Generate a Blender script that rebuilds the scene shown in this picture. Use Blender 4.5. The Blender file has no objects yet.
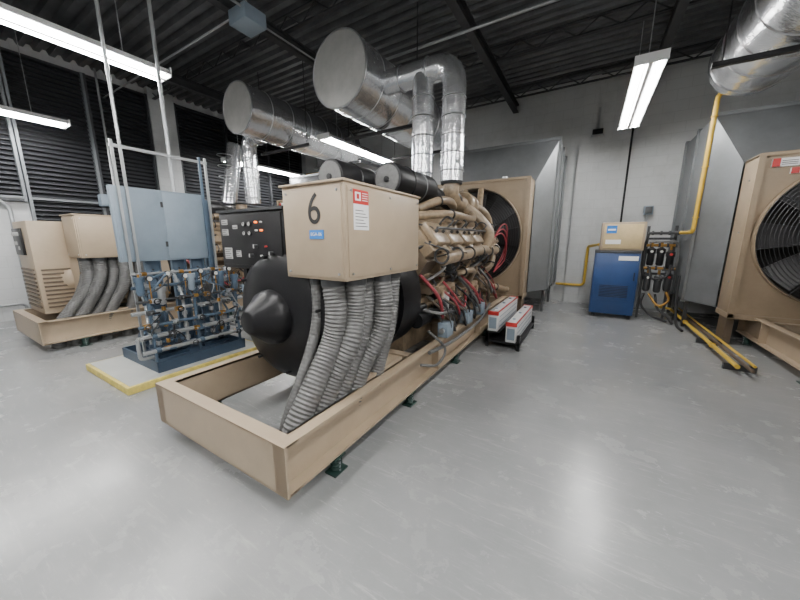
import bpy,bmesh,math,random
from mathutils import Vector,Matrix
random.seed(4)
S=bpy.context.scene; COL=S.collection
pi=math.pi
def lin(c):
    c=c/255.0
    return c/12.92 if c<=.04045 else ((c+.055)/1.055)**2.4
def rgb(r,g,b): return (lin(r),lin(g),lin(b))
# ---------------------------------------------------------------- materials
def M(name,col,rough=.5,metal=0,var=.12,scale=5,bump=0,bscale=40,emit=0,rvar=.08,dist=.02,spec=.5):
    m=bpy.data.materials.new(name); m.use_nodes=True
    nt=m.node_tree; N=nt.nodes; L=nt.links; p=N['Principled BSDF']
    tc=N.new('ShaderNodeTexCoord'); nz=N.new('ShaderNodeTexNoise')
    nz.inputs['Scale'].default_value=scale; nz.inputs['Detail'].default_value=6; nz.inputs['Roughness'].default_value=.65
    L.new(tc.outputs['Object'],nz.inputs['Vector'])
    mr=N.new('ShaderNodeMapRange'); mr.inputs[1].default_value=.3; mr.inputs[2].default_value=.7
    L.new(nz.outputs['Fac'],mr.inputs[0])
    mx=N.new('ShaderNodeMix'); mx.data_type='RGBA'
    mx.inputs[6].default_value=(*[c*(1-var) for c in col],1); mx.inputs[7].default_value=(*[min(1,c*(1+var)) for c in col],1)
    L.new(mr.outputs[0],mx.inputs[0]); L.new(mx.outputs[2],p.inputs['Base Color'])
    m2=N.new('ShaderNodeMapRange'); m2.inputs[3].default_value=max(.02,rough-rvar); m2.inputs[4].default_value=min(1,rough+rvar)
    L.new(nz.outputs['Fac'],m2.inputs[0]); L.new(m2.outputs[0],p.inputs['Roughness'])
    p.inputs['Metallic'].default_value=metal; p.inputs['Specular IOR Level'].default_value=spec
    if bump:
        n2=N.new('ShaderNodeTexNoise'); n2.inputs['Scale'].default_value=bscale; n2.inputs['Detail'].default_value=3
        L.new(tc.outputs['Object'],n2.inputs['Vector'])
        b=N.new('ShaderNodeBump'); b.inputs['Strength'].default_value=bump; b.inputs['Distance'].default_value=dist
        L.new(n2.outputs['Fac'],b.inputs['Height']); L.new(b.outputs[0],p.inputs['Normal'])
    if emit:
        p.inputs['Emission Color'].default_value=(*col,1); p.inputs['Emission Strength'].default_value=emit
    return m
TAN=M('tan_paint',rgb(163,146,124),.42,var=.08,scale=4)
TANR=M('radiator_brown_tan',rgb(148,131,109),.42,var=.12,scale=4)
TAN2=M('tan_engine_paint',rgb(136,119,97),.34,var=.34,scale=14)
TAND=M('dark_tan_and_shade',rgb(92,79,64),.5,var=.25)  # dark tan; on the engine block it paints in a shadowed look
BLK=M('black_paint',(.010,.010,.011),.42,var=.3,spec=.3)
ALTM=M('black_drum_paint',(.006,.006,.007),.38,var=.3,spec=.25)
BLKM=M('black_rubber',(.015,.015,.016),.6,var=.3)
DGRY=M('dark_steel',(.05,.052,.055),.45,metal=.3,var=.3)
FANM=M('fan_blade_paint',(.028,.028,.03),.4,var=.3)
HOSE=M('grey_conduit_jacket',rgb(92,92,91),.5,var=.25,scale=20)
SIL=M('aluminium_lagging',rgb(222,224,227),.24,metal=.88,var=.06,scale=2,bump=.30,bscale=7,dist=.04,rvar=.1)
SILB=M('steel_band',rgb(180,182,185),.35,metal=.9)
END=M('lagging_end',rgb(172,172,169),.45,metal=.3,var=.12)
GALV=M('galvanised_sheet',rgb(116,119,121),.4,metal=.4,var=.14,scale=2.5)
GRYP=M('grey_cabinet_paint',rgb(126,140,152),.45,var=.08)
BLUS=M('slate_blue_steel',rgb(78,96,114),.42,metal=.2,var=.2)
NAVY=M('blue_grey_base',rgb(54,70,88),.45,metal=.2,var=.2)
BLUE=M('navy_cabinet_paint',rgb(32,62,110),.35,var=.1)
YEL=M('yellow_paint',rgb(206,170,62),.4,var=.12)
YELD=M('worn_yellow_edge',rgb(204,186,96),.6,var=.3,scale=12)
WHT=M('white_enamel',rgb(225,226,226),.4,var=.04)
OFFW=M('off_white_plastic',rgb(205,206,206),.4,var=.06)
LABW=M('label_white',rgb(235,235,235),.5,var=.02)
DLAB=M('dim_label',rgb(170,170,168),.5,var=.05)
RED=M('red_plastic',rgb(180,44,42),.4,var=.1)
LBLU=M('label_blue',rgb(40,120,200),.5,var=.03)
INK=M('black_ink',(.008,.008,.008),.6,var=.1)
GRN=M('green_isolator_paint',rgb(26,52,46),.5,var=.2)
CON=M('concrete_pad',rgb(172,174,170),.6,var=.1,bump=.1)
CONDU=M('galvanised_conduit',rgb(165,168,170),.35,metal=.6)
FRAM=M('dull_louver_frame',rgb(120,124,128),.45,metal=.4)
REDH=M('red_hose',rgb(140,48,56),.5)
PALE=M('pale_blue_hose',rgb(150,170,175),.5)
BRONZE=M('brass_fitting',rgb(170,130,70),.35,metal=.9)
ORG=M('orange_lamp',rgb(255,120,40),.4,emit=3)
GLASS=M('gauge_face',rgb(200,200,195),.3,var=.03)
PTAN=M('pale_tan',rgb(196,176,134),.5)
TUBE=M('fluorescent_tube',(1,.985,.965),.5,var=0,emit=135)
CEIL=M('dark_ceiling_paint',(.10,.103,.108),.4,metal=.3,var=.3,scale=3)
BEAM=M('dark_beam_paint',(.03,.031,.033),.5,var=.4,scale=6)
LOUV=M('dark_louver_paint',(.030,.032,.037),.5,var=.2)
LOUB=M('louver_backing',(.008,.008,.01),.8)
CORE=M('radiator_core',(.03,.03,.03),.6)

def floor_mat():
    m=bpy.data.materials.new('polished_concrete'); m.use_nodes=True
    nt=m.node_tree;N=nt.nodes;L=nt.links;p=N['Principled BSDF']
    tc=N.new('ShaderNodeTexCoord')
    def noise(sc,det,rough,vec=None,dist=0):
        n=N.new('ShaderNodeTexNoise'); n.inputs['Scale'].default_value=sc;n.inputs['Detail'].default_value=det
        n.inputs['Roughness'].default_value=rough; n.inputs['Distortion'].default_value=dist
        L.new(vec or tc.outputs['Object'],n.inputs['Vector']); return n.outputs['Fac']
    def rng(x,a,b,c,d):
        r=N.new('ShaderNodeMapRange'); r.inputs[1].default_value=a;r.inputs[2].default_value=b;r.inputs[3].default_value=c;r.inputs[4].default_value=d
        L.new(x,r.inputs[0]); return r.outputs[0]
    def mix(f,a,b):
        x=N.new('ShaderNodeMix'); x.data_type='RGBA'
        if f is not None: L.new(f,x.inputs[0])
        for i,v in ((6,a),(7,b)):
            if isinstance(v,tuple): x.inputs[i].default_value=(*v,1)
            else: L.new(v,x.inputs[i])
        return x.outputs[2]
    def mapn(rz,sy):
        mp=N.new('ShaderNodeMapping'); mp.inputs['Rotation'].default_value=(0,0,rz); mp.inputs['Scale'].default_value=(1,sy,1)
        L.new(tc.outputs['Object'],mp.inputs[0]); return mp.outputs[0]
    base=mix(rng(noise(.8,9,.66),.34,.68,0,1),rgb(128,130,131),rgb(150,151,151))
    base=mix(rng(noise(1.8,10,.8,mapn(.5,7),.6),.55,.74,0,.6),base,rgb(192,192,190))
    base=mix(rng(noise(3.0,10,.82,mapn(-.9,10),.4),.56,.72,0,.6),base,rgb(204,203,201))
    base=mix(rng(noise(8,8,.8),.60,.72,0,.35),base,rgb(192,191,189))
    base=mix(rng(noise(34,4,.7),.62,.74,0,.18),base,rgb(178,178,176))
    L.new(base,p.inputs['Base Color'])
    L.new(rng(noise(2.2,8,.7),.3,.7,.17,.32),p.inputs['Roughness'])
    b=N.new('ShaderNodeBump'); b.inputs['Strength'].default_value=.07; b.inputs['Distance'].default_value=.02
    L.new(noise(7,6,.6),b.inputs['Height']); L.new(b.outputs[0],p.inputs['Normal'])
    return m
def wall_mat(name,ax,c1,c2):
    m=bpy.data.materials.new(name); m.use_nodes=True
    nt=m.node_tree;N=nt.nodes;L=nt.links;p=N['Principled BSDF']
    tc=N.new('ShaderNodeTexCoord'); sp=N.new('ShaderNodeSeparateXYZ'); cb=N.new('ShaderNodeCombineXYZ')
    L.new(tc.outputs['Object'],sp.inputs[0]); L.new(sp.outputs[ax],cb.inputs[0]); L.new(sp.outputs[2],cb.inputs[1])
    br=N.new('ShaderNodeTexBrick'); br.inputs['Scale'].default_value=1; br.inputs['Brick Width'].default_value=.4; br.inputs['Row Height'].default_value=.2
    br.inputs['Mortar Size'].default_value=.006; br.inputs['Mortar Smooth'].default_value=.5
    br.inputs['Color1'].default_value=(*c1,1); br.inputs['Color2'].default_value=(*[x*.97 for x in c1],1); br.inputs['Mortar'].default_value=(*[x*.87 for x in c1],1)
    L.new(cb.outputs[0],br.inputs['Vector'])
    nz=N.new('ShaderNodeTexNoise'); nz.inputs['Scale'].default_value=1.1; nz.inputs['Detail'].default_value=8; nz.inputs['Roughness'].default_value=.7
    L.new(tc.outputs['Object'],nz.inputs['Vector'])
    mr=N.new('ShaderNodeMapRange'); mr.inputs[1].default_value=.45; mr.inputs[2].default_value=.75
    L.new(nz.outputs['Fac'],mr.inputs[0])
    mx=N.new('ShaderNodeMix'); mx.data_type='RGBA'; L.new(mr.outputs[0],mx.inputs[0]); L.new(br.outputs['Color'],mx.inputs[6]); mx.inputs[7].default_value=(*c2,1)
    L.new(mx.outputs[2],p.inputs['Base Color']); p.inputs['Roughness'].default_value=.6
    b=N.new('ShaderNodeBump'); b.inputs['Strength'].default_value=.25; b.inputs['Distance'].default_value=.01; b.invert=True
    L.new(br.outputs['Fac'],b.inputs['Height']); L.new(b.outputs[0],p.inputs['Normal'])
    return m
FLOOR=floor_mat()
WALLB=wall_mat('painted_block_back',0,rgb(190,192,192),rgb(164,166,165))
WALLS=wall_mat('painted_block_side',1,rgb(196,198,199),rgb(176,178,178))
WALLP=wall_mat('painted_block_pier',1,rgb(172,175,176),rgb(150,153,154))

# ---------------------------------------------------------------- builder
W={}
def catm(pts,n=8):
    P=[Vector(p) for p in pts]
    if len(P)<3: return P
    Q=[P[0]*2-P[1]]+P+[P[-1]*2-P[-2]]; out=[]
    for i in range(1,len(Q)-2):
        a,b,c,d=Q[i-1:i+3]
        for k in range(n):
            t=k/n
            out.append(.5*((2*b)+(c-a)*t+(2*a-5*b+4*c-d)*t*t+(3*b-a-3*c+d)*t**3))
    out.append(P[-1]); return out
def roundp(pts,r=.1,n=5):
    P=[Vector(p) for p in pts]; out=[P[0]]
    for i in range(1,len(P)-1):
        a=(P[i-1]-P[i]); b=(P[i+1]-P[i]); q=min(r,a.length*.48,b.length*.48)
        s=P[i]+a.normalized()*q; e=P[i]+b.normalized()*q
        for k in range(n+1):
            t=k/n; out.append(s*(1-t)**2+P[i]*2*t*(1-t)+e*t*t)
    out.append(P[-1]); return out
class B:
    def __init__(s): s.bm=bmesh.new(); s.m=[]
    def mi(s,m):
        if m not in s.m: s.m.append(m)
        return s.m.index(m)
    def add(s,vs,fs,m):
        V=[s.bm.verts.new(v) for v in vs]; out=[]; k=s.mi(m)
        for f in fs:
            try:
                F=s.bm.faces.new([V[i] for i in f]); F.material_index=k; F.smooth=True; out.append(F)
            except ValueError: pass
        return out
    def box(s,x0,x1,y0,y1,z0,z1,m,bev=0,rot=None,piv=None):
        vs=[Vector((x,y,z)) for z in (z0,z1) for x,y in ((x0,y0),(x1,y0),(x1,y1),(x0,y1))]
        if rot is not None:
            c=Vector(piv) if piv else Vector(((x0+x1)/2,(y0+y1)/2,(z0+z1)/2))
            vs=[c+rot@(v-c) for v in vs]
        F=s.add(vs,[(3,2,1,0),(4,5,6,7),(0,1,5,4),(1,2,6,5),(2,3,7,6),(3,0,4,7)],m)
        if bev:
            E=list({e for f in F for e in f.edges})
            bmesh.ops.bevel(s.bm,geom=E,offset=bev,segments=2,affect='EDGES',profile=.5,material=s.mi(m))
            for f in s.bm.faces: f.smooth=True
        return s
    def lathe(s,o,ax,prof,m,seg=24):
        o=Vector(o); ax=Vector(ax).normalized()
        u=ax.orthogonal().normalized(); v=ax.cross(u)
        vs=[];rings=[]
        for d,r in prof:
            if r<1e-6: rings.append([len(vs)]); vs.append(o+ax*d)
            else:
                rings.append(list(range(len(vs),len(vs)+seg)))
                for i in range(seg):
                    a=2*pi*i/seg; vs.append(o+ax*d+(u*math.cos(a)+v*math.sin(a))*r)
        fs=[]
        for A,C in zip(rings,rings[1:]):
            for i in range(seg):
                j=(i+1)%seg
                if len(A)==1 and len(C)==1: continue
                if len(A)==1: fs.append((A[0],C[i],C[j])[::-1])
                elif len(C)==1: fs.append((A[i],A[j],C[0]))
                else: fs.append((A[i],A[j],C[j],C[i]))
        s.add(vs,fs,m); return s
    def cyl(s,a,b,r,m,r2=None,seg=20):
        a=Vector(a);b=Vector(b);L=(b-a).length; r2=r if r2 is None else r2
        return s.lathe(a,b-a,[(0,0),(0,r),(L,r2),(L,0)],m,seg)
    def tube(s,pts,r,m,seg=10,n=8,corr=0,pitch=.03,mode='c',rad=.1):
        P=catm(pts,n) if mode=='c' else roundp(pts,rad)
        P=[Vector(p) for p in P]
        if corr:
            Q=[P[0]];acc=0;step=pitch/4
            for a,b in zip(P,P[1:]):
                d=(b-a).length
                if d<1e-6: continue
                t=step-acc
                while t<=d: Q.append(a+(b-a)*(t/d)); t+=step
                acc=d-(t-step)
            P=Q
        vs=[];prev=None;k=len(P)
        for i,p in enumerate(P):
            t=(P[min(i+1,k-1)]-P[max(i-1,0)])
            if t.length<1e-9: t=Vector((0,0,1))
            t.normalize()
            if prev is None: u=t.orthogonal().normalized()
            else:
                u=prev-t*prev.dot(t)
                u=u.normalized() if u.length>1e-6 else t.orthogonal().normalized()
            prev=u; v=t.cross(u)
            rr=r(i/(k-1)) if callable(r) else r
            if corr: rr*=1+corr*(1,0,-1,0)[i%4]
            for j in range(seg):
                a=2*pi*j/seg; vs.append(p+(u*math.cos(a)+v*math.sin(a))*rr)
        fs=[]
        for i in range(k-1):
            for j in range(seg):
                q=(j+1)%seg; fs.append((i*seg+j,i*seg+q,(i+1)*seg+q,(i+1)*seg+j))
        fs.append(tuple(range(seg))[::-1]); fs.append(tuple(range((k-1)*seg,k*seg)))
        s.add(vs,fs,m); return s
    def torus(s,c,ax,R,r,m,seg=40,ms=6):
        c=Vector(c);ax=Vector(ax).normalized();u=ax.orthogonal().normalized();v=ax.cross(u);vs=[]
        for i in range(seg):
            a=2*pi*i/seg; d=u*math.cos(a)+v*math.sin(a)
            for j in range(ms):
                b=2*pi*j/ms; vs.append(c+d*(R+r*math.cos(b))+ax*r*math.sin(b))
        fs=[(i*ms+j,((i+1)%seg)*ms+j,((i+1)%seg)*ms+(j+1)%ms,i*ms+(j+1)%ms) for i in range(seg) for j in range(ms)]
        s.add(vs,fs,m); return s
    def prismY(s,poly,y0,y1,m):
        n=len(poly); vs=[(x,y0,z) for x,z in poly]+[(x,y1,z) for x,z in poly]
        fs=[tuple(range(n)),tuple(range(n,2*n))[::-1]]+[(i,i+n,(i+1)%n+n,(i+1)%n) for i in range(n)]
        s.add(vs,fs,m); return s
    def obj(s,name,parent=None,label=None,cat=None,group=None,kind=None):
        bm=s.bm
        bmesh.ops.recalc_face_normals(bm,faces=bm.faces[:])
        for e in bm.edges:
            if len(e.link_faces)==2 and e.calc_face_angle(0)>.6: e.smooth=False
        xs=[v.co for v in bm.verts]
        lo=Vector([min(v[i] for v in xs) for i in range(3)]); hi=Vector([max(v[i] for v in xs) for i in range(3)])
        c=(lo+hi)/2
        if parent is None: c.z=lo.z
        if kind=='structure': c=Vector((0,0,0))
        bm.transform(Matrix.Translation(-c))
        me=bpy.data.meshes.new(name); bm.to_mesh(me); bm.free()
        for m in s.m: me.materials.append(m)
        o=bpy.data.objects.new(name,me); COL.objects.link(o)
        setup(o,c,parent,label,cat,group,kind); return o
def setup(o,c,parent=None,label=None,cat=None,group=None,kind=None):
    W[o.name]=Vector(c)
    if parent is not None: o.parent=parent; o.location=Vector(c)-W[parent.name]
    else: o.location=c
    if label:o['label']=label
    if cat:o['category']=cat
    if group:o['group']=group
    if kind:o['kind']=kind
def root(name,loc,label,cat,group=None):
    o=bpy.data.objects.new(name,None); o.empty_display_size=.2; COL.objects.link(o)
    setup(o,Vector(loc),None,label,cat,group); return o
def copy_tree(o,parent=None,skip=()):
    c=o.copy(); COL.objects.link(c)
    if parent: c.parent=parent
    for ch in o.children:
        if ch.name.split('.')[0] in skip: continue
        copy_tree(ch,c,skip)
    return c
def text(t,size,loc,face,mat,parent,name='lettering',sx=1):
    cu=bpy.data.curves.new('t','FONT'); cu.body=t; cu.size=size; cu.align_x='CENTER'; cu.align_y='CENTER'; cu.extrude=.0008
    o=bpy.data.objects.new('t',cu); COL.objects.link(o)
    dg=bpy.context.evaluated_depsgraph_get(); me=bpy.data.meshes.new_from_object(o.evaluated_get(dg))
    bpy.data.objects.remove(o)
    R=Matrix.Rotation(pi/2,4,'X')@Matrix.Diagonal((sx,1,1,1))
    if face=='+x': R=Matrix.Rotation(pi/2,4,'Z')@R
    me.transform(R); me.materials.clear(); me.materials.append(mat)
    n=bpy.data.objects.new(name,me); COL.objects.link(n); setup(n,Vector(loc),parent); return n

# ---------------------------------------------------------------- room
XL,XR,YB,YF,H=-9.2,5.6,8.6,-3.2,4.95
b=B(); b.add([(XL,YF,0),(XR,YF,0),(XR,YB,0),(XL,YB,0)],[(0,1,2,3)],FLOOR)
b.box(XL-.2,XR+.2,YF-.2,YB+.2,-.2,-.002,CON); b.obj('floor',kind='structure')
b=B(); b.box(XL-.2,XR+.2,YB,YB+.2,0,H+.2,WALLB); b.obj('wall_back',kind='structure')
b=B(); b.box(XL-.2,XL,YF-.2,YB,0,H+.2,WALLS); b.obj('wall_left',kind='structure')
b=B(); b.box(XR,XR+.2,YF-.2,YB,0,H+.2,WALLS); b.obj('wall_right',kind='structure')
b=B(); b.box(XL,XR,YF-.2,YF,0,H+.2,WALLB); b.obj('wall_front',kind='structure')
b=B(); y=YF; prof=[]
while y<YB:
    prof+=[(y,H+.07),(y+.06,H+.07),(y+.09,H),(y+.17,H)]; y+=.20
vs=[];fs=[]
for (yy,zz) in prof: vs+=[(XL,yy,zz),(XR,yy,zz)]
for i in range(len(prof)-1): fs.append((2*i,2*i+2,2*i+3,2*i+1))
b.add(vs,fs,CEIL); b.box(XL,XR,YF,YB,H+.08,H+.2,CEIL); b.obj('ceiling',kind='structure')
tn=1
for x in (-7.4,-4.5,-1.85,.75,3.4):
    b=B(); b.box(x-.06,x+.06,YF,YB,4.54,4.555,BEAM); b.box(x-.06,x+.06,YF,YB,4.70,4.715,BEAM); b.box(x-.008,x+.008,YF,YB,4.555,4.7,BEAM)
    b.obj('trim_%d'%tn,kind='structure'); tn+=1
for y in (-1.6,1.2,3.9,6.4,8.2):
    b=B(); b.box(XL,XR,y-.03,y+.03,4.93,4.95,BEAM); b.box(XL,XR,y-.03,y+.03,4.72,4.74,BEAM)
    x=XL;k=0
    while x<XR-.3:
        b.cyl((x,y,4.73 if k else 4.94),(x+.3,y,4.94 if k else 4.73),.011,BEAM,seg=6); x+=.3;k=1-k
    b.obj('trim_%d'%tn,kind='structure'); tn+=1
wn=1
def louver(y0,y1,z0,z1,fm):
    global wn
    b=B(); X=XL
    b.box(X+.003,X+.012,y0,y1,z0,z1,LOUB)
    z=z0+.05
    while z<z1-.05:
        b.add([(X+.02,y0,z+.055),(X+.02,y1,z+.055),(X+.09,y1,z),(X+.09,y0,z),(X+.02,y0,z+.049),(X+.02,y1,z+.049),(X+.09,y1,z-.008),(X+.09,y0,z-.008)],[(0,1,2,3),(4,5,6,7),(2,3,7,6)],LOUV); z+=.085
    for yy in (y0,y1-.04): b.box(X+.01,X+.12,yy,yy+.04,z0,z1,fm)
    for zz in (z0,2.25,z1-.05): b.box(X+.01,X+.11,y0,y1,zz,zz+.04,fm if zz==2.25 else LOUV)
    b.obj('window_%d'%wn,kind='structure'); wn+=1
louver(-1.5,.1,2.2,4.8,FRAM)
louver(.1,1.6,2.2,4.8,FRAM)
louver(1.62,2.7,.9,4.8,FRAM); louver(2.7,3.78,.9,4.8,LOUV)
louver(4.33,5.6,1.2,4.8,LOUV); louver(5.6,6.95,1.2,4.8,LOUV); louver(6.95,8.3,1.2,4.8,LOUV)
b=B(); b.box(XL+.003,XL+.13,3.79,4.32,0,H,WALLP); b.obj('trim_%d'%tn,kind='structure'); tn+=1
b=B(); b.box(-.42,-.12,YB-.08,YB-.003,0,H,WALLB); b.obj('trim_%d'%tn,kind='structure'); tn+=1

# ---------------------------------------------------------------- fluorescent lights
def fixture(x,y0,y1,z,lab='long white two-tube fluorescent strip light hanging from the ceiling'):
    r=root('fluorescent_light',(x,(y0+y1)/2,z),lab,'light','overhead fluorescent strip lights')
    b=B(); b.prismY([(x-.16,z),(x-.10,z+.07),(x+.10,z+.07),(x+.16,z),(x+.15,z-.006),(x+.03,z+.015),(x+.02,z-.03),(x-.02,z-.03),(x-.03,z+.015),(x-.15,z-.006)],y0,y1,WHT)
    b.box(x-.16,x+.16,y0-.015,y0,z-.03,z+.075,WHT); b.box(x-.16,x+.16,y1,y1+.015,z-.03,z+.075,WHT)
    b.obj('housing',r)
    for dx in (-.09,.09):
        b=B(); b.cyl((x+dx,y0+.03,z-.015),(x+dx,y1-.03,z-.015),.02,TUBE,seg=8); b.obj('tube',r)
    for yy in (y0+.4,y1-.4):
        b=B(); b.cyl((x,yy,z+.07),(x,yy,4.94),.006,CONDU,seg=6); b.obj('hanging_rod',r)
for x,y0 in ((-4.78,-.24),(-8.2,-.35),(-4.75,4.95),(-8.2,4.95),(.4,4.87),(.4,-.3),(4.3,1.2),(-2.0,-.6),(2.6,-2.6),(-3.2,-3.15)):  # fixtures out of camera view are added to brighten room and floor
    fixture(x,y0,y0+2.45,3.5)

# ---------------------------------------------------------------- generator set (built at x=0)
G=root('generator_set',(0,3.5,0),'tan diesel generator set numbered 6 with black alternator end','generator','tan diesel generator sets')
YE=6.62; Y0=.92
b=B()
for sx in (-1,1):
    def bx(a,c,y0,y1,z0,z1,m=TAN): b.box(min(sx*a,sx*c),max(sx*a,sx*c),y0,y1,z0,z1,m)
    bx(.635,.65,Y0,YE,.12,.43); bx(.635,.73,Y0,YE,.415,.43); bx(.635,.73,Y0,YE,.12,.135)
    for y in (2.9,4.4,5.9): bx(.65,.725,y,y+.012,.135,.415)
    bx(.65,.735,Y0,Y0+.015,.12,.43)
b.box(-.73,.73,Y0,Y0+.015,.12,.43,TAN); b.box(-.73,.73,Y0,Y0+.09,.418,.432,TAN); b.box(-.73,.73,Y0,Y0+.09,.118,.132,TAN)
b.box(-.72,.72,YE-.015,YE,.12,.43,TAN)
for y in (2.5,3.7,4.9,6.1): b.box(-.635,.635,y,y+.015,.14,.40,TAN); b.box(-.635,.635,y-.04,y+.05,.385,.4,TAN)
b.obj('skid',G)
for sx in (-1,1):
    for y in (1.33,2.32,3.5,4.8,6.3):
        b=B(); x=sx*.70
        b.box(x-.045,x+.045,y-.06,y+.06,0,.012,GRN); b.cyl((x,y,.012),(x,y,.11),.03,GRN,seg=14)
        for k in range(3): b.torus((x,y,.03+k*.028),(0,0,1),.033,.007,GRN,seg=14,ms=5)
        b.box(x-.04,x+.04,y-.05,y+.05,.104,.119,GRN); b.cyl((x+sx*.03,y,.012),(x+sx*.03,y,.115),.007,SILB,seg=8)
        b.obj('vibration_isolator',G)
# alternator
b=B(); o=(0,1.40,.93)
b.lathe(o,(0,1,0),[(.05,.0),(.05,.22),(.065,.32),(.09,.42),(.12,.48),(.17,.52),(.25,.54),(.50,.55),(1.0,.55),(1.0,.59),(1.16,.59),(1.16,.3)],ALTM,64)
for i in range(8):
    a=2*pi*i/8+.2; d=Vector((math.cos(a),0,math.sin(a)))*.45
    b.cyl(Vector((0,1.47,.93))+d,Vector((0,1.52,.93))+d,.012,BLK,seg=6)
for i in range(34):
    a=2*pi*i/34; R=Matrix.Rotation(a,3,'Y')
    b.box(.54,.562,1.95,2.35,.922,.938,ALTM,rot=R,piv=(0,2.1,.93))
b.obj('alternator',G,label='smooth round black alternator drum'); ALT=[o for o in G.children if o.name=='alternator'][0]
b=B(); b.lathe((0,1.24,.93),(0,1,0),[(0,0),(0,.07),(.01,.085),(.13,.175),(.15,.195),(.18,.205),(.225,.21),(.225,0)],ALTM,40)
b.add([(-.025,1.335,1.06),(.025,1.335,1.06),(0,1.362,1.10)],[(0,1,2)],YEL)
b.obj('bearing_cover',ALT,label='black cone-shaped hub cover')
for sx in (-1,1):
    b=B(); b.box(sx*.5-.13,sx*.5+.13,1.75,2.3,.43,.455,TAN,0); b.box(sx*.42-.06,sx*.42+.06,1.8,1.83,.45,.72,BLK); b.box(sx*.42-.06,sx*.42+.06,2.22,2.25,.45,.72,BLK); b.box(sx*.42-.08,sx*.42+.08,1.78,2.27,.455,.48,BLK)
    b.obj('mounting_foot',G)
# terminal box
b=B(); b.box(.20,.74,1.45,2.39,1.245,1.84,TAN,.008)
b.box(.735,.748,1.47,2.37,1.27,1.815,TAN,.003); b.box(.22,.72,1.440,1.452,1.265,1.82,TAN,.003)
b.box(.19,.75,1.43,2.4,1.835,1.85,TAN,.003)
for x in (.25,.69):
    for z in (1.29,1.79): b.cyl((x,1.434,z),(x,1.442,z),.008,SILB,seg=8)
for y in (1.5,1.93,2.34):
    for z in (1.29,1.79): b.cyl((.747,y,z),(.755,y,z),.008,SILB,seg=8)
TB=b.obj('terminal_box',G,label='tan sheet steel terminal box')
text('6',.27,(.50,1.437,1.68),'-y',INK,TB,sx=.9)
b=B(); b.box(.455,.575,1.434,1.4385,1.505,1.56,LBLU); b.obj('sticker',TB,label='blue sticker with white code')
text('EGA-06',.03,(.515,1.433,1.533),'-y',LABW,TB)
b=B(); b.box(.748,.751,1.52,1.67,1.715,1.80,RED); b.box(.748,.751,1.52,1.67,1.56,1.715,LABW)
b.box(.751,.752,1.535,1.59,1.735,1.785,LABW); b.box(.752,.7525,1.55,1.575,1.745,1.775,RED)
for k in range(6): b.box(.751,.752,1.535,1.655-(k%3)*.02,1.58+k*.019,1.584+k*.019,INK)
for k in range(4): b.box(.751,.752,1.605,1.66,1.738+k*.014,1.742+k*.014,LABW)
b.obj('warning_label',TB,label='narrow white and red notice')
# flexible conduits
tops=[(.40,1.52,.036),(.54,1.54,.074),(.63,1.66,.074),(.58,1.82,.074),(.66,1.93,.074),(.64,2.12,.066)]
bots=[(.36,1.16),(.50,1.10),(.53,1.27),(.52,1.44),(.555,1.60),(.56,1.86)]
for i,((tx,ty,r),(bx_,by)) in enumerate(zip(tops,bots)):
    b=B(); w=.02*math.sin(i*2.1)
    b.cyl((tx,ty,1.20),(tx,ty,1.246),r*1.1,DGRY,seg=14)
    b.tube([(tx,ty,1.22),(tx+.01+w,ty-.01,1.0),(tx+.01,ty-.07+w,.8),(bx_+.04,(ty+by)/2-.01,.55),(bx_+.02,by+.05,.3),(bx_,by,.0)],r,HOSE,seg=18,corr=.04,pitch=.026,n=10)
    b.obj('flexible_conduit',G,label='thick grey ribbed flexible conduit')
# control panel
b=B(); b.box(-.70,.12,1.52,1.66,1.27,1.73,BLK,.008); b.box(-.67,.09,1.508,1.52,1.30,1.70,BLK,.004)
b.box(-.55,-.50,1.60,1.72,1.1,1.3,BLK); b.box(-.1,0,1.62,1.8,1.3,1.55,BLK)
b.box(-.70,.12,1.50,1.525,1.715,1.735,DGRY)
CP=b.obj('control_panel',G,label='black control panel with small lamps and switches')
for x,z,r in [(-.34,1.62,.02),(-.34,1.55,.02),(-.27,1.62,.02),(-.27,1.55,.02)]:
    b=B(); b.cyl((x,1.50,z),(x,1.51,z),r,BLK,seg=18); b.cyl((x,1.497,z),(x,1.502,z),r*.72,DLAB,seg=18); b.box(x-.002,x+.002,1.494,1.498,z,z+r*.6,INK); b.obj('gauge',CP)
for x,z,m in [(-.18,1.63,ORG),(-.12,1.57,ORG),(-.18,1.57,GLASS),(-.12,1.63,DLAB),(-.08,1.45,RED),(-.14,1.38,GLASS)]:
    b=B(); b.cyl((x,1.49,z),(x,1.51,z),.007,m,seg=12); b.obj('indicator_lamp',CP)
for x,z in ((-.2,1.45),(-.26,1.38),(-.02,1.40)):
    b=B(); b.cyl((x,1.48,z),(x,1.51,z),.016,DGRY,seg=12); b.box(x-.003,x+.003,1.475,1.482,z-.014,z+.014,DLAB); b.obj('rotary_switch',CP)
for x,z,w,h in [(-.60,1.64,.08,.04),(-.60,1.56,.08,.05),(-.58,1.39,.10,.09),(-.46,1.60,.06,.03),(-.44,1.39,.06,.05)]:
    b=B(); b.box(x-w/2,x+w/2,1.504,1.509,z-h/2,z+h/2,DLAB)
    for k in range(int(h/.016)): b.box(x-w*.4,x+w*.38-(k%2)*.02,1.5025,1.5045,z-h/2+.008+k*.016,z-h/2+.012+k*.016,INK)
    b.obj('panel_label',CP,label='small printed label')
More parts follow.
